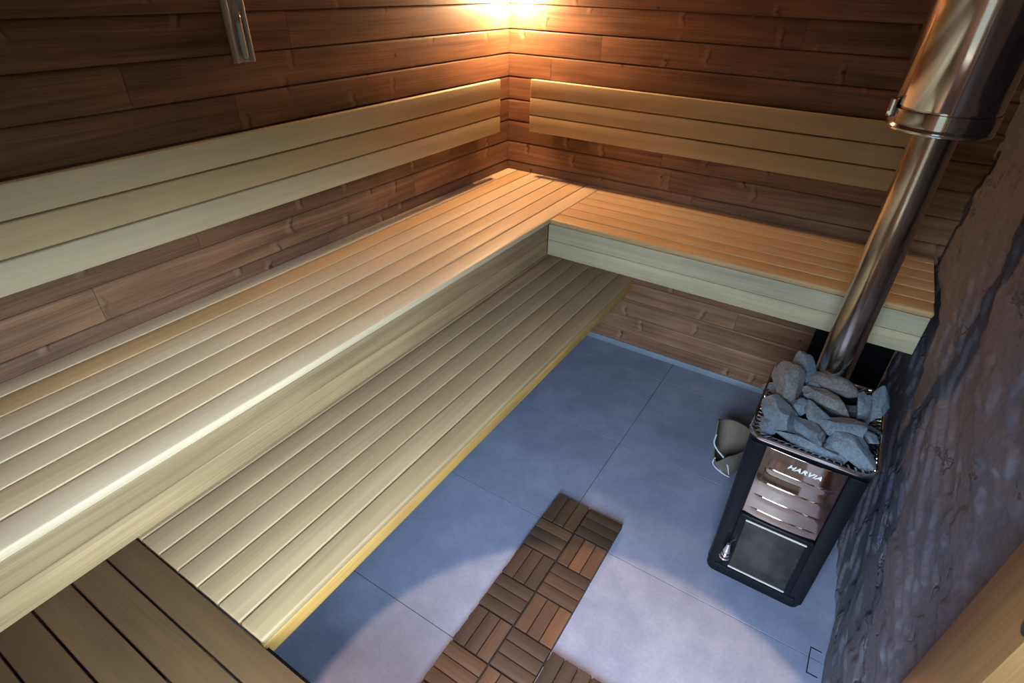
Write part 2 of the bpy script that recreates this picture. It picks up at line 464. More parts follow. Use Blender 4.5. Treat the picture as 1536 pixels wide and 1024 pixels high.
# edges closing the slab
ws = mb.build('wall_right', M['slate'], sharp=50); ws['kind'] = 'structure'
mb = MB(); mb.box(2.15, 2.31, YF - 0.1, -2.98, 0, ZC, 0.001); mb.box(2.15, 2.31, -2.98, Y_J1 + 0.1, 2.02, ZC, 0.001)
mb.build('wall_right_front', M['thermo'])['kind'] = 'structure'

# door opening with pine frame in the right wall
door = empty('door_1', (2.16, -2.5, 0), kind='structure')
mb = MB(); mb.board('z', 0, ZC, (2.215, (Y_J0 + Y_J1) / 2), 0.19, Y_J0 - Y_J1, 0.006)
jamb = mb.build('door_jamb', M['jamb'], door)
mb = MB(); mb.board('z', 0, 2.02, (2.21, -2.945), 0.18, 0.07, 0.004)
mb.build('door_jamb', M['jamb'], door)
mb = MB(); mb.board('y', -2.91, Y_J1, (2.21, 1.99), 0.18, 0.06, 0.004)
mb.build('door_head', M['jamb'], door)
mb = MB(); mb.board('y', -2.91, Y_J1, (2.23, 0.012), 0.16, 0.03, 0.004)
mb.build('door_sill', M['skirt'], door)
mb = MB(); mb.board('y', -2.905, Y_J1 - 0.005, (2.245, 0.60), 0.04, 1.14, 0.003)
leaf = mb.build('door_leaf', M['leaf'], door)
mb = MB()
for y in (-2.88, -2.10): mb.board('z', 1.17, 1.955, (2.245, y), 0.04, 0.05, 0.003)
mb.board('y', -2.855, -2.125, (2.245, 1.93), 0.04, 0.05, 0.003)
mb.build('door_stiles', M['leaf'], leaf)
mb = MB(); mb.box(2.243, 2.247, -2.856, -2.124, 1.171, 1.906, 0.0005)
mb.build('door_pane', M['glass'], leaf)
# strike plate let into the jamb edge
mb = MB()
loop = []
for (cy, cz, a0) in ((-2.049, 1.225, 0), (-2.049, 1.225, 1), (-2.049, 1.172, 2), (-2.049, 1.172, 3)):
    for k in range(5):
        a = (a0 + k / 4) * PI / 2
        loop.append((cy + 0.012 * math.cos(a), cz + 0.012 * math.sin(a)))
mb.rings([[(2.1185, y, z) for y, z in loop], [(2.122, y, z) for y, z in loop]], cap0=True, cap1=True)
mb.build('strike_plate', M['plate'], jamb)

hs_ = MB(); hs_.box(1.81, 2.146, -0.030, -0.022, 0.045, 0.75, 0.001)  # black sheet added to darken the shaded corner behind the stove
hso = empty('corner_shade_sheet', (1.93, -0.02, 0.045), 'black sheet added as shade on the back wall behind the stove', 'shade sheet')
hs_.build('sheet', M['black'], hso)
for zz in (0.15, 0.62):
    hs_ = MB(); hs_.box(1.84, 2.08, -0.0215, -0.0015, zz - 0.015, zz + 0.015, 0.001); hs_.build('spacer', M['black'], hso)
# ------------------------------------------------------------------ benches
ZU, WL, WR, HF = 0.933, 0.606, 0.582, 0.175
TH = 0.024
def seams(front, pitch, n): return [front - pitch * k for k in range(n)]
ub = empty('upper_bench', (0.3, -1.57, ZU - HF), 'long pale upper sauna bench along the left wall, its slats running into the lit corner', 'bench')
mb = MB()
PL = 0.0895
tones = [0.15, 0.72, 0.05, 0.1, 0.3, 0.45, 0.0]
for k in range(7):
    x1 = WL - PL * k; x0 = x1 - PL + 0.0058
    if k == 6: x0 = 0.004
    mb.board('y', YF + 0.002, -0.004, ((x0 + x1) / 2, ZU - TH / 2), x1 - x0, TH, 0.0028 if k else 0.005, tones[6 - k], 3)
mb.build('seat', M['aspen'], ub)
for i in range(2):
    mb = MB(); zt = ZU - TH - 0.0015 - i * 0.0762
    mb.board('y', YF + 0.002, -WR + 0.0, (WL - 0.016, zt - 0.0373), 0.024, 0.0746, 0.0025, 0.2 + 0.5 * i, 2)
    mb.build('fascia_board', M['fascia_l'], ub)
for y in (-0.1, -0.72, -1.0, -1.6, -2.2, -2.8):
    mb = MB(); mb.board('x', 0.004, WL - 0.03, (y, ZU - TH - 0.026), 0.045, 0.05, 0.003)
    mb.build('bearer', M['bearer'], ub)

rb = empty('upper_bench', (1.35, -0.29, ZU - HF), 'shorter pale upper sauna bench along the back wall, ending at the slate wall', 'bench')
mb = MB(); PR = 0.0955
for k in range(6):
    y0 = -WR + PR * k; y1 = y0 + PR - 0.0058
    mb.board('x', WL + 0.003, 2.122, ((y0 + y1) / 2, ZU - TH / 2), y1 - y0, TH, 0.0028 if k else 0.008, [0.8, 0.75, 0.6, 0.65, 0.5, 0.6][k], 3)
mb.build('seat', M['aspen'], rb)
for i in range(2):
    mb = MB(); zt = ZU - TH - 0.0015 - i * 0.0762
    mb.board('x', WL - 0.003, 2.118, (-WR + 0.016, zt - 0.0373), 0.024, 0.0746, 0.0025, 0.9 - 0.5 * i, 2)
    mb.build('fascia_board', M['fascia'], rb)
for x in (0.66, 1.2, 1.7, 2.08):
    mb = MB(); mb.board('y', -WR + 0.03, -0.004, (x, ZU - TH - 0.026), 0.045, 0.05, 0.003)
    mb.build('bearer', M['bearer'], rb)

ZL, XL, YL = 0.469, 0.858, -2.447
lb = empty('lower_bench', (0.45, -1.22, ZL - 0.08), 'pale grooved lower sauna bench with yellow front edge, half under the long upper bench', 'bench')
mb = MB(); P2 = 0.091
for k in range(9):
    x1 = XL - P2 * k; x0 = x1 - P2 + 0.0045
    mb.board('y', YL + 0.004, -0.004, ((x0 + x1) / 2, ZL - 0.013), x1 - x0, 0.026, 0.005 if k else 0.007, [0.5, 0.1, 0.45, 0.05, 0.4, 0.2, 0.5, 0.3, 0.2][k], 3)
mb.build('seat', M['low'], lb)
mb = MB(); mb.board('y', YL + 0.004, -0.004, (XL - 0.0145, ZL - 0.026 - 0.0275), 0.026, 0.054, 0.003, 0.6)
tag(mb.build('fascia_board', M['lowfascia'], lb), 'golden yellow front edge board')
for y in (-0.3, -0.9, -1.5, -2.1, -2.41):
    mb = MB(); mb.board('x', 0.004, XL - 0.03, (y, ZL - 0.026 - 0.024), 0.045, 0.045, 0.003)
    mb.build('bearer', M['bearer'], lb)

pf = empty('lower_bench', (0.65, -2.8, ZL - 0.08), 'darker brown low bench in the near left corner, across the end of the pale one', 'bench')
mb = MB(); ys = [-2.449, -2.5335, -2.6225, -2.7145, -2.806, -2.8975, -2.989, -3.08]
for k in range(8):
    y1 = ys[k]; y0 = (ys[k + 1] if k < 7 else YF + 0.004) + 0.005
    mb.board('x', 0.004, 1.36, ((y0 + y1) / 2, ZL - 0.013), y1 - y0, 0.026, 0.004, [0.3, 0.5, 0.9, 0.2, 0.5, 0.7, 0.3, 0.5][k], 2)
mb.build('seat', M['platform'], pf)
mb = MB(); mb.board('x', XL + 0.01, 1.355, (-2.462, ZL - 0.052), 0.05, 0.05, 0.002)
tag(mb.build('support_rail', M['black'], pf), 'black metal support rail')
for x in (0.2, 0.75, 1.3):
    mb = MB(); mb.board('y', YF + 0.004, -2.49, (x, ZL - 0.026 - 0.024), 0.045, 0.045, 0.003)
    mb.build('bearer', M['bearer'], pf)
mb = MB(); mb.board('z', 0, ZL - 0.075, (1.33, -2.53), 0.045, 0.045, 0.003); mb.build('leg', M['bearer'], pf)

# ------------------------------------------------------------------ backrests
ZT, ZB = 1.423, 1.169
hs = 0.0815; gap = (ZT - ZB - 3 * hs) / 2
lbk = empty('backrest', (0.05, -1.6, ZB), 'long three-slat pale wooden backrest on the left wall', 'backrest')
for i, t in enumerate((0.0, 0.55, 0.12)):
    mb = MB(); z1 = ZT - i * (hs + gap)
    mb.board('y', YF + 0.05, -0.172 - 0.001 * i, (0.049, z1 - hs / 2), 0.024, hs, 0.004, t, 3)
    mb.build('slat', M['back'], lbk)
for y in (-0.3, -0.95, -1.6, -2.25, -2.9):
    mb = MB(); mb.board('z', ZB + 0.012, ZT - 0.012, (0.0195, y), 0.036, 0.055, 0.003); mb.build('batten', M['fascia'], lbk)
rbk = empty('backrest', (1.0, -0.05, ZB), 'shorter three-slat pale wooden backrest on the back wall, passing behind the chimney', 'backrest')
for i, t in enumerate((0.45, 0.3, 0.5)):
    mb = MB(); z1 = ZT - i * (hs + gap)
    mb.board('x', 0.172, 1.905, (-0.049, z1 - hs / 2), 0.024, hs, 0.004, t, 3)
    mb.build('slat', M['back'], rbk)
for x in (0.3, 1.0, 1.8):
    mb = MB(); mb.board('z', ZB + 0.012, ZT - 0.012, (x, -0.0195), 0.055, 0.036, 0.003); mb.build('batten', M['fascia'], rbk)

# ------------------------------------------------------------------ deck tiles
DX, DY = 1.0895, -1.2542
def deck_tile(x0, y1, label):
    t = empty('deck_tile', (x0 + 0.15, y1 - 0.15, 0), label, 'deck tile', 'interlocking wooden deck tiles on the floor')
    mb = MB(); mb.box(x0 + 0.003, x0 + 0.297, y1 - 0.297, y1 - 0.003, 0.0, 0.010, 0.002)
    for k in range(2):
        for s in (0, 1):
            mb.box(x0 - 0.004, x0 + 0.006, y1 - 0.15 * k - 0.03 - 0.085 * s - 0.02, y1 - 0.15 * k - 0.03 - 0.085 * s, 0.0, 0.008, 0.001)
    mb.build('base_grid', M['plastic'], t)
    mb = MB()
    for bx in range(2):
        for by in range(2):
            ox, oy = x0 + 0.15 * bx, y1 - 0.15 * by
            vert = (bx + by) % 2 == 0
            bt = random.random() * 0.7
            for q in range(3):
                tn = min(1, max(0, bt + random.uniform(-0.25, 0.35)))
                if vert: mb.board('y', oy - 0.1475, oy - 0.0025, (ox + 0.0265 + 0.0485 * q, 0.0175), 0.0455, 0.015, 0.002, tn)
                else: mb.board('x', ox + 0.0025, ox + 0.1475, (oy - 0.0265 - 0.0485 * q, 0.0175), 0.0455, 0.015, 0.002, tn)
    mb.build('slats', M['deck'], t)
deck_tile(DX, DY, 'dark brown slatted deck tile at the far end of the wooden floor strip')
deck_tile(DX, DY - 0.30, 'dark brown slatted deck tile in the middle of the wooden floor strip')
deck_tile(DX, DY - 0.60, 'dark brown slatted deck tile at the near end of the wooden floor strip')
deck_tile(DX + 0.30, DY - 0.60, 'dark brown slatted deck tile stepping out to the right of the strip')
for q in range(3): deck_tile(DX + 0.30 * q, DY - 0.90, 'dark brown deck tile past the photo bottom edge, mirrored in the stove panel')
deck_tile(DX + 0.60, DY - 0.60, 'dark brown slatted deck tile furthest right, showing only mirrored in the stove panel')

# ------------------------------------------------------------------ stove
SX0, SX1, SY0, SY1, SH = 1.716, 2.064, -1.252, -0.79, 0.70
SXc = (SX0 + SX1) / 2; SYc = (SY0 + SY1) / 2
def rrect(x0, x1, y0, y1, r, z, seg=8, nb=0):
    pts = []
    for (cx, cy, st) in ((x1 - r, y1 - r, 0), (x0 + r, y1 - r, 1), (x0 + r, y0 + r, 2), (x1 - r, y0 + r, 3)):
        for k in range(seg + 1):
            a = (st + k / seg) * PI / 2
            pts.append((cx + r * math.cos(a), cy + r * math.sin(a), z))
    return pts
stove = empty('sauna_stove', (SXc, SYc, 0), 'black wood-burning sauna stove with polished steel front panel, heaped with stones', 'stove')
mb = MB()
ins = lambda d, z, r: rrect(SX0 + d, SX1 - d, SY0 + d, SY1 - d, r, z)
mb.rings([ins(0.012, 0.0, 0.03), ins(0.006, 0.006, 0.035), ins(0.004, 0.045, 0.035), ins(0.008, 0.05, 0.035), ins(0.006, 0.055, 0.035), ins(0.004, 0.4, 0.038), ins(0.0, 0.678, 0.04), ins(0.03, 0.678, 0.04), ins(0.04, 0.62, 0.04)], cap0=True, cap1=True)
mb.build('body', M['black'], stove)
# raised black frame pilasters left/right of the front, plinth lip
mb = MB()
mb.board('z', 0.055, 0.672, (SX0 + 0.034, SY0 - 0.004), 0.05, 0.016, 0.006)
mb.board('z', 0.055, 0.672, (SX1 - 0.034, SY0 - 0.004), 0.05, 0.016, 0.006)
mb.board('x', SX0 + 0.035, SX1 - 0.035, (SY0 - 0.008, 0.066), 0.02, 0.028, 0.005)
mb.build('front_frame', M['black'], stove)
# polished upper panel: bowed, four pressed louvre ridges
mb = MB()
px0, px1, pz0, pz1 = 1.772, 2.006, 0.372, 0.672
nx, nzp = 48, 150
ridges = (0.593, 0.530, 0.467, 0.405)
vs = []; fs = []
for j in range(nzp + 1):
    z = pz0 + (pz1 - pz0) * j / nzp
    for i in range(nx + 1):
        u = i / nx; x = px0 + (px1 - px0) * u
        b = 0.007 * (1 - (2 * u - 1) ** 2)
        e = min(1, max(0, (min(u, 1 - u) - 0.06) / 0.16)); e = e * e * (3 - 2 * e)
        h = 0
        for rz in ridges:
            sag = rz
            d = z - sag
            if -0.026 <= d <= 0.003: h += 0.0028 * ((d + 0.026) / 0.026) ** 2 * e if d <= 0 else 0.0028 * (1 - d / 0.003) * e
        vs.append((x, SY0 - 0.006 - b - h, z))
for j in range(nzp):
    for i in range(nx):
        a = j * (nx + 1) + i
        fs.append([a, a + 1, a + nx + 2, a + nx + 1])
mb.add(vs, fs, None, 0.5, True)
pan = mb.build('front_panel', M['panel'], stove, sharp=40)
md = pan.modifiers.new('solid', 'SOLIDIFY'); md.thickness = 0.0015; md.offset = 1
# bright folded lips along the ridges
mb = MB()
for rz in ridges:
    pts = []
    for k in range(17):
        u = 0.12 + 0.76 * k / 16; x = px0 + (px1 - px0) * u
        e = min(1, max(0, (min(u, 1 - u) - 0.06) / 0.16)); e = e * e * (3 - 2 * e)
        pts.append((x, SY0 - 0.006 - 0.007 * (1 - (2 * u - 1) ** 2) - 0.0028 * e - 0.0002, rz + 0.0005))
    mb.tube(pts, [0.0005] + [0.0013] * 15 + [0.0005], 8)
mb.build('ridge_lips', M['chrome'], stove)
# door
mb = MB()
mb.board('z', 0.084, 0.368, (1.89, SY0 - 0.012), 0.236, 0.018, 0.006)
dr = mb.build('door', M['black'], stove)
mb = MB(); mb.board('z', 0.104, 0.350, (1.891, SY0 - 0.0215), 0.19, 0.006, 0.002)
tag(mb.build('window_pane', M['glass_dark'], dr), 'soot-grey glass pane')
for zz in (0.3535, 0.1005):
    mb = MB(); mb.board('x', 1.795, 1.988, (SY0 - 0.0245, zz), 0.006, 0.006, 0.002); mb.build('glass_retainer', M['alu'], dr)
mb = MB()
hx, hy = 1.774, SY0 - 0.042
mb.lathe([(0.0, 0.0), (0.014, 0.002), (0.019, 0.009), (0.0175, 0.015), (0.0125, 0.019), (0.0155, 0.024), (0.0150, 0.030), (0.0115, 0.034), (0.0135, 0.040), (0.0105, 0.052), (0.008, 0.066), (0.006, 0.078), (0.0, 0.079)], hx, hy, 20, cz=0.150)
mb.tube([(hx, hy, 0.222), (hx + 0.004, hy + 0.012, 0.236), (hx + 0.016, SY0 - 0.016, 0.242)], 0.004, 8)
tag(mb.build('handle', M['chrome'], dr), 'chrome spring handle')
# steel top collar with louvred inner band
mb = MB()
co_ = lambda d, z, r: rrect(SX0 - 0.010 + d, SX1 + 0.010 - d, SY0 - 0.012 + d, SY1 + 0.004 - d, r, z, 10)
mb.rings([co_(0.008, 0.684, 0.045), co_(0.003, 0.685, 0.05), co_(0.0015, 0.692, 0.05), co_(0.002, 0.6965, 0.05), co_(0.0045, 0.699, 0.047), co_(0.008, 0.6975, 0.044), co_(0.010, 0.692, 0.042), co_(0.048, 0.672, 0.022), co_(0.052, 0.655, 0.02), co_(0.056, 0.625, 0.018)])
mb.build('top_collar', M['steel'], stove)
mb = MB(); holes = MB()
def perim(d, z, r, n):
    L = [Vector(p) for p in rrect(SX0 - 0.010 + d, SX1 + 0.010 - d, SY0 - 0.012 + d, SY1 + 0.004 - d, r, z, 10)]
    L.append(L[0]); ds = [0]
    for a, b in zip(L, L[1:]): ds.append(ds[-1] + (b - a).length)
    out = []
    for k in range(n):
        s = ds[-1] * k / n
        for i in range(len(L) - 1):
            if ds[i] <= s <= ds[i + 1]:
                out.append(L[i].lerp(L[i + 1], (s - ds[i]) / max(1e-9, ds[i + 1] - ds[i]))); break
    return out
NTH = 76
o1, i1 = perim(0.012, 0.6935, 0.041, NTH), perim(0.045, 0.6765, 0.024, NTH)
for a, b in zip(o1, i1):
    mb.tube([a, a.lerp(b, 0.5) + Vector((0, 0, 0.0045)), b], [0.0026, 0.0036, 0.0026], 8)
o2, i2 = perim(0.016, 0.6905, 0.040, NTH * 2)[1::2], perim(0.041, 0.6775, 0.026, NTH * 2)[1::2]
for a, b in zip(o2, i2):
    t = (b - a).normalized(); sd = Vector((-t.y, t.x, 0)).normalized() * 0.0030; up = Vector((0, 0, 0.0012))
    q = [a - sd + up, a + sd + up, b + sd + up, b - sd + up]
    holes.add([tuple(p) for p in q] + [tuple(p - 2 * up) for p in q], [[0, 1, 2, 3], [7, 6, 5, 4], [0, 4, 5, 1], [1, 5, 6, 2], [2, 6, 7, 3], [3, 7, 4, 0]], None, 0.5, False)
mb.build('louvre_teeth', M['steel'], stove)
holes.build('louvre_slots', M['dark'], stove)
# maker's lettering on the panel
cu = bpy.data.curves.new('maker_lettering', 'FONT')
cu.body = 'HARVIA'; cu.size = 0.0235; cu.shear = 0.35; cu.extrude = 0.0012; cu.offset = 0.0006; cu.align_x = 'CENTER'; cu.space_character = 1.05
tmp = bpy.data.objects.new('maker_lettering', cu); C.objects.link(tmp)
bpy.context.view_layer.update()
me = bpy.data.meshes.new_from_object(tmp.evaluated_get(bpy.context.evaluated_depsgraph_get()))
bpy.data.objects.remove(tmp); me.materials.clear(); me.materials.append(M['logo'])
lo = bpy.data.objects.new('maker_lettering', me); C.objects.link(lo); lo.parent = stove
lo.rotation_euler = (PI / 2, 0, 0); lo.scale = (1.12, 0.92, 1)
lo.location = Vector((1.896, SY0 - 0.0150, 0.6245)) - stove.location

# flue pipe
PX, PY = 1.887, -0.872
ch = empty('chimney_pipe', (PX, PY, 0.625), 'polished steel chimney rising behind the stove stones, thin below and thick above', 'chimney')
mb = MB(); mb.lathe([(0.0, 0.625), (0.054, 0.625), (0.054, 1.62)], PX, PY, 72)
mb.build('flue', M['flue'], ch)
mb = MB(); mb.lathe([(0.054, 1.548), (0.108, 1.546), (0.1195, 1.549), (0.121, 1.553), (0.121, 1.558), (0.1175, 1.563), (0.1165, 1.60), (0.1165, 1.605), (0.118, 1.608), (0.118, ZC - 0.001)], PX, PY, 96)
mb.build('insulated_pipe', M['steel'], ch)
mb = MB(); mb.lathe([(0.1185, 1.563), (0.1205, 1.564), (0.1208, 1.570), (0.1208, 1.592), (0.1205, 1.598), (0.1185, 1.599)], PX, PY, 96)
mb.build('locking_band', M['steel'], ch)
mb = MB()
a = math.radians(200)
cx_, cy_ = PX + 0.126 * math.cos(a), PY + 0.126 * math.sin(a)
mb.box(cx_ - 0.009, cx_ + 0.009, cy_ - 0.012, cy_ + 0.012, 1.576, 1.618, 0.003)
mb.tube([(cx_ - 0.004, cy_ - 0.014, 1.585), (cx_ - 0.004, cy_ + 0.014, 1.585)], 0.004, 8)
mb.build('band_latch', M['steel'], ch)

# ------------------------------------------------------------------ stones
camR = Matrix.Rotation(0.5621, 3, 'Z') @ Matrix.Rotation(-0.0232, 3, 'Y') @ Matrix.Rotation(0.9742, 3, 'X')
def rock(seed, L, W, T, nc=9):
    r = random.Random(seed)
    bm = bmesh.new(); bmesh.ops.create_icosphere(bm, subdivisions=4, radius=1)
    planes = []
    nc += 3
    for k in range(nc):
        n = Vector((r.gauss(0, 1), r.gauss(0, 1), r.gauss(0, 1))).normalized()
        planes.append((n, r.uniform(0.50, 0.84)))
    for v in bm.verts:
        p = v.co.copy()
        for n, d in planes:
            e = p.dot(n) - d
            if e > 0: p -= n * e * 0.96
        p *= 1.18
        q = p * 1.7 + Vector((seed * 3.1, 0, 0))
        p += p.normalized() * (noise.noise(q) * 0.10 + noise.noise(q * 4) * 0.035 + noise.noise(q * 9) * 0.012)
        v.co = Vector((p.x * L / 2, p.y * W / 2, p.z * T / 2))
    me = bpy.data.meshes.new('sauna_stone')
    for f in bm.faces: f.smooth = True
    bm.to_mesh(me); bm.free(); me.set_sharp_from_angle(angle=math.radians(24))
    return me
G = 'sauna stones heaped on the stove'
def stone(seed, x, y, z, L, W, T, ang, tilt, mat, label, nc=9):
    me = rock(seed, L, W, T, nc); me.materials.append(M[mat])
    o = bpy.data.objects.new('sauna_stone', me); C.objects.link(o)
    o.rotation_euler = (Matrix.Rotation(math.radians(ang), 3, 'Z') @ Matrix.Rotation(math.radians(tilt[0]), 3, 'Y') @ Matrix.Rotation(math.radians(tilt[1]), 3, 'X')).to_euler()
    o.location = (x, y, z)
    tag(o, label, 'stone', G)
    return o
# seed, x, y, z, length, width, thickness, heading in the plan, (pitch, roll), material, label
SP = [
 (1, 1.800, -0.925, 0.775, 0.110, 0.075, 0.050, 120, (-42, 20), 'stone', 'smooth blue-grey stone at the far left top of the stove heap'),
 (2, 1.765, -1.035, 0.765, 0.150, 0.095, 0.080, 102, (-48, 15), 'stone2', 'big craggy purple-grey stone standing up at the left of the heap'),
 (3, 1.782, -1.175, 0.722, 0.130, 0.105, 0.075, -40, (8, 8), 'stone', 'broad blue stone at the front left corner of the stove rim'),
 (4, 1.895, -0.960, 0.765, 0.140, 0.070, 0.050, -10, (6, 25), 'stone2', 'long brown stone at the top back of the heap, against the pipe'),
 (5, 1.858, -1.000, 0.745, 0.080, 0.050, 0.040, -5, (0, 20), 'stone', 'small stone wedged under the long brown back stone'),
 (6, 1.897, -1.050, 0.752, 0.170, 0.065, 0.055, -12, (10, 15), 'stone2', 'long humped brown stone across the middle of the heap'),
 (7, 1.823, -1.095, 0.730, 0.075, 0.060, 0.050, 30, (0, 10), 'stone', 'small teal stone between the two big left stones'),
 (8, 1.884, -1.130, 0.742, 0.120, 0.060, 0.050, -28, (8, 15), 'stone', 'pointed blue-grey stone in the centre of the heap'),
 (9, 1.872, -1.205, 0.722, 0.135, 0.062, 0.050, -48, (5, 12), 'stone', 'two-faced blue-grey stone in front of the central pointed stone'),
 (10, 1.962, -1.135, 0.738, 0.145, 0.070, 0.055, 15, (-4, 18), 'stone', 'oblong smooth blue stone right of the heap centre'),
 (11, 1.880, -1.232, 0.690, 0.190, 0.052, 0.040, -6, (2, 12), 'stone', 'long flat low stone lying along the front rim'),
 (12, 1.985, -1.205, 0.712, 0.150, 0.085, 0.060, -22, (4, 14), 'stone', 'biggest smooth blue stone at the front right of the heap'),
 (13, 1.998, -1.010, 0.745, 0.115, 0.050, 0.045, 108, (-44, 10), 'stone', 'narrow upright blue stone right of the brown stones'),
 (14, 2.036, -0.975, 0.755, 0.110, 0.060, 0.042, 84, (-48, 5), 'stone', 'leaf-shaped upright stone at the far right of the heap'),
 (15, 2.036, -1.115, 0.715, 0.062, 0.042, 0.035, -5, (0, 10), 'stone', 'small lone stone at the right rim beside the oblong stone'),
]
for s in SP: stone(s[0], s[1], s[2] + 0.018 + (0.014 if s[2] < -1.16 else 0), s[3] - 0.004, *[q * 1.02 for q in s[4:7]], s[7], s[8], s[9], s[10])
# lower layer, glimpsed in the gaps
low = [(1.78, -1.10), (1.86, -1.16), (1.95, -1.18), (2.01, -1.10), (1.93, -1.06), (1.83, -1.00), (1.79, -0.93), (1.99, -0.96), (1.74, -0.97), (2.03, -1.02), (1.92, -0.985), (1.76, -1.16)]
for k, (x, y) in enumerate(low):
    stone(40 + k, x, y, 0.672 + 0.006 * (k % 3), 0.10, 0.075, 0.06, random.uniform(0, 180), (random.uniform(-10, 10), random.uniform(-10, 10)), 'stone', 'dark stone of the lower layer glimpsed between the upper stones of the heap')

# ------------------------------------------------------------------ felt bag behind the stove
bag = empty('felt_bag', (1.655, -0.68, 0), 'grey felt bag with pale cord handles, open on the floor behind the stove', 'bag')
def bag_loop(t, off):
    L = []
    for k in range(48):
        a = 2 * PI * k / 48
        c, s = math.cos(a), math.sin(a)
        rx = 0.045 + 0.040 * t ** 0.7; ry = 0.045 + 0.060 * t ** 0.7
        top = 0.165 + 0.055 * math.exp(-((a - PI * 0.98) / 0.45) ** 2) - 0.060 * math.exp(-((a - PI * 1.38) / 0.33) ** 2) + 0.02 * s
        fold = 1 + 0.09 * math.sin(3 * a + 0.6) * t
        L.append((1.655 + (rx * fold - off) * c - 0.012 * t, -0.68 + (ry * fold - off) * s + 0.02 * t, 0.003 + t * top if off == 0 else 0.009 + t * (top - 0.006)))
    return L
mb = MB()
ts = [0, 0.08, 0.2, 0.35, 0.5, 0.65, 0.8, 0.92, 1.0]
mb.rings([bag_loop(t, 0) for t in ts] + [bag_loop(t, 0.006) for t in ts[::-1]], cap0=True, cap1=True)
mb.build('body', M['felt'], bag)
mb = MB()
def smoothpts(P, n=6):
    out = []
    P = [Vector(p) for p in P]
    for i in range(len(P) - 1):
        p0, p1, p2, p3 = P[max(i - 1, 0)], P[i], P[i + 1], P[min(i + 2, len(P) - 1)]
        for k in range(n):
            t = k / n
            out.append(0.5 * ((2 * p1) + (p2 - p0) * t + (2 * p0 - 5 * p1 + 4 * p2 - p3) * t * t + (3 * p1 - p0 - 3 * p2 + p3) * t ** 3))
    out.append(P[-1]); return out
mb.tube(smoothpts([(1.578, -0.70, 0.185), (1.582, -0.735, 0.165), (1.606, -0.752, 0.145), (1.640, -0.755, 0.120), (1.665, -0.752, 0.08), (1.680, -0.745, 0.03)]), 0.0035, 8)
mb.build('cord_handle', M['cord'], bag)
mb = MB()
mb.tube(smoothpts([(1.606, -0.752, 0.10), (1.602, -0.755, 0.07), (1.622, -0.748, 0.040), (1.655, -0.742, 0.020), (1.684, -0.738, 0.010)]), 0.0032, 8)
mb.tube(smoothpts([(1.648, -0.752, 0.11), (1.634, -0.750, 0.075), (1.642, -0.745, 0.035)]), 0.0026, 8)
mb.build('cord_handle', M['cord'], bag)

# ------------------------------------------------------------------ sand timer on the left wall
tm = empty('sauna_sand_timer', (0.0, -1.556, 1.612), 'sauna sand timer with white sand in a glass vial, hung on the left wall', 'sand timer')
ty0, ty1, tz0, tz1 = -1.588, -1.524, 1.612, 1.94
mb = MB()
mb.box(0.002, 0.010, ty0, ty1, tz0, tz1, 0.002)
mb.build('back_plate', M['alu'], tm)
mb = MB(); mb.box(0.002, 0.030, ty0, ty0 + 0.010, tz0 + 0.001, tz1 - 0.001, 0.003); mb.build('side_rail', M['alu'], tm)
mb = MB(); mb.box(0.002, 0.030, ty1 - 0.008, ty1, tz0 + 0.001, tz1 - 0.001, 0.003); mb.build('side_rail', M['alu'], tm)
yc = (ty0 + ty1) / 2 + 0.002
pr = [(0.0, 0.0), (0.006, 0.001), (0.0098, 0.005), (0.0105, 0.012), (0.0105, 0.115), (0.0085, 0.130), (0.004, 0.140), (0.0022, 0.145), (0.004, 0.150), (0.0085, 0.160), (0.0105, 0.175), (0.0105, 0.28), (0.006, 0.291), (0.0, 0.292)]
mb = MB(); mb.lathe(pr, 0.024, yc, 24, cz=1.620); mb.build('glass_vial', M['glass'], tm)
mb = MB(); mb.lathe([(0.0, 0.003), (0.006, 0.004), (0.0082, 0.008), (0.0086, 0.014), (0.0086, 0.098), (0.004, 0.104), (0.0, 0.106)], 0.024, yc, 20, cz=1.620); mb.build('sand', M['sand'], tm)

# ------------------------------------------------------------------ floor hatch
fh = MB()
for (x0, x1, y0, y1) in ((2.116, 2.119, -1.452, -1.356), (2.116, 2.152, -1.359, -1.356), (2.116, 2.150, -1.455, -1.452)):
    fh.box(x0, x1, y0, y1, 0.0, 0.0015, 0.0005)
tag(fh.build('floor_hatch', M['black'], loc=(2.134, -1.405, 0)), 'small rectangular hatch outlined by a thin black seam in the floor, against the slate wall', 'hatch')

# ------------------------------------------------------------------ corner lamp
lamp = empty('corner_lamp', (0.06, -0.06, 1.79), 'warm glowing wooden corner lamp high where the left and back walls meet', 'lamp')
LX, LY, LZ = 0.064, -0.064, 1.79
mb = MB(); nn = 7
for k in range(nn):
    a = -PI / 2 * (k + 0.5) / nn
    R0 = 0.175
    cx, cy = R0 * math.cos(a), R0 * math.sin(a)
    t = Vector((-math.sin(a), math.cos(a), 0)); nrm = Vector((math.cos(a), math.sin(a), 0))
    vs = []
    for z in (1.80, 2.08):
        for (su, sn) in ((-1, -1), (1, -1), (1, 1), (-1, 1)):
            p = Vector((cx, cy, z)) + t * su * 0.0135 + nrm * sn * 0.004; vs.append(tuple(p))
    mb.add(vs, [[3, 2, 1, 0], [4, 5, 6, 7], [0, 1, 5, 4], [1, 2, 6, 5], [2, 3, 7, 6], [3, 0, 4, 7]], None, random.random(), False)
mb.build('lamp_shade', M['bearer'], lamp)
mb = MB()
for z in (1.84, 2.04):
    pts = [(0.168 * math.cos(-PI / 2 * k / 12), 0.168 * math.sin(-PI / 2 * k / 12), z) for k in range(13)]
    mb = MB(); mb.tube(pts, 0.004, 8); mb.build('shade_hoop', M['bearer'], lamp)
mb = MB(); mb.box(0.002, 0.05, -0.05, -0.002, 1.93, 2.0, 0.003); mb.build('socket', M['cord'], lamp)
mb = MB()
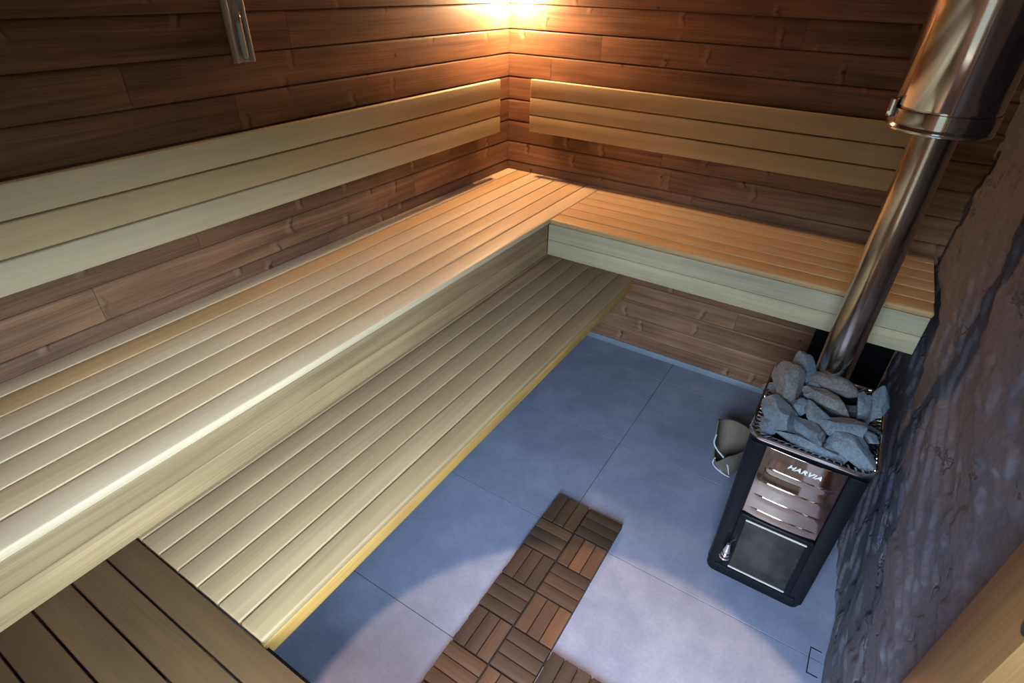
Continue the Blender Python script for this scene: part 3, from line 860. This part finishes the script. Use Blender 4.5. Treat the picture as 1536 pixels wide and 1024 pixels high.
mb.lathe([(0.0, -0.030), (0.012, -0.0275), (0.021, -0.021), (0.0275, -0.012), (0.030, 0.0), (0.0285, 0.012), (0.022, 0.028), (0.014, 0.048), (0.013, 0.06), (0.0, 0.062)], LX, LY, 24, cz=LZ)
bulb = mb.build('bulb', emis('bulb_glow', (1.0, 0.62, 0.31, 1), 590), lamp)

# ------------------------------------------------------------------ lights
def light(name, typ, loc, energy, col, **kw):
    d = bpy.data.lights.new(name, typ); d.energy = energy; d.color = col
    for k, v in kw.items(): setattr(d, k, v)
    o = bpy.data.objects.new(name, d); C.objects.link(o); o.location = loc
    return o
# recessed ceiling downlight over the door side
mb = MB(); mb.lathe([(0.034, -0.004), (0.045, -0.004), (0.047, 0.0), (0.034, 0.0)], 1.655, -2.21, 32, cz=ZC)
dl = mb.build('ceiling_downlight', M['steel'], loc=(1.655, -2.21, ZC - 0.004))
tag(dl, 'small round steel ceiling downlight above the wooden floor tiles', 'ceiling light')
sp = light('downlight_beam', 'SPOT', (1.655, -2.21, ZC - 0.01), 105.0, (1.0, 0.60, 0.36), spot_size=math.radians(42.6), spot_blend=0.09, shadow_soft_size=0.012)
# daylight through the door opening
po = light('door_portal', 'AREA', (2.315, -2.49, 1.54), 1.0, (1, 1, 1), shape='RECTANGLE', size=0.78, size_y=0.80)
po.rotation_euler = (0, PI / 2, 0)
po.data.cycles.is_portal = True
po = light('window_portal', 'AREA', ((WX0 + WX1) / 2, YF - 0.125, (WZ0 + WZ1) / 2), 1.0, (1, 1, 1), shape='RECTANGLE', size=WX1 - WX0, size_y=WZ1 - WZ0)
po.rotation_euler = (PI / 2, 0, 0)
po.data.cycles.is_portal = True

w = bpy.data.worlds.new('outdoors'); bpy.context.scene.world = w; w.use_nodes = True
nt = w.node_tree; bg = nt.nodes['Background']
tc = nt.nodes.new('ShaderNodeTexCoord'); sx = nt.nodes.new('ShaderNodeSeparateXYZ'); nt.links.new(tc.outputs['Generated'], sx.inputs[0])
nz_ = nt.nodes.new('ShaderNodeTexNoise'); nz_.inputs['Scale'].default_value = 9; nz_.inputs['Detail'].default_value = 5; nt.links.new(tc.outputs['Generated'], nz_.inputs['Vector'])
ma = nt.nodes.new('ShaderNodeMath'); ma.operation = 'MULTIPLY_ADD'; ma.inputs[1].default_value = 0.16; nt.links.new(nz_.outputs['Fac'], ma.inputs[0]); nt.links.new(sx.outputs['Z'], ma.inputs[2])
rp = nt.nodes.new('ShaderNodeValToRGB'); nt.links.new(ma.outputs[0], rp.inputs[0])
e = rp.color_ramp.elements
e[0].position = 0.0; e[0].color = (0.010, 0.011, 0.010, 1)
e[1].position = 0.31; e[1].color = (0.007, 0.040, 0.028, 1)
q = e.new(0.35); q.color = (0.68, 0.86, 1.0, 1)
q = e.new(1.0); q.color = (0.64, 0.82, 1.0, 1)
nt.links.new(rp.outputs[0], bg.inputs['Color']); bg.inputs['Strength'].default_value = 23.0

# ------------------------------------------------------------------ camera
cam = bpy.data.cameras.new('camera'); co = bpy.data.objects.new('camera', cam); C.objects.link(co)
co.location = (1.7524, -2.7338, 1.8507); co.rotation_euler = (0.9742, -0.0232, 0.5621)
cam.sensor_width = 36; cam.lens = 821.9 / 1536 * 36
cam.shift_x = -(773.52 - 768) / 1536; cam.shift_y = (524.99 - 512) / 1536
cam.clip_start = 0.02
sc = bpy.context.scene; sc.camera = co
sc.view_settings.view_transform = 'Standard'; sc.view_settings.look = 'None'
sc.view_settings.exposure = 1.18; sc.view_settings.gamma = 1; sc.view_settings.use_curve_mapping = False
sc.cycles.max_bounces = 10; sc.cycles.diffuse_bounces = 6; sc.cycles.caustics_reflective = False; sc.cycles.caustics_refractive = False
sc.cycles.sample_clamp_indirect = 6
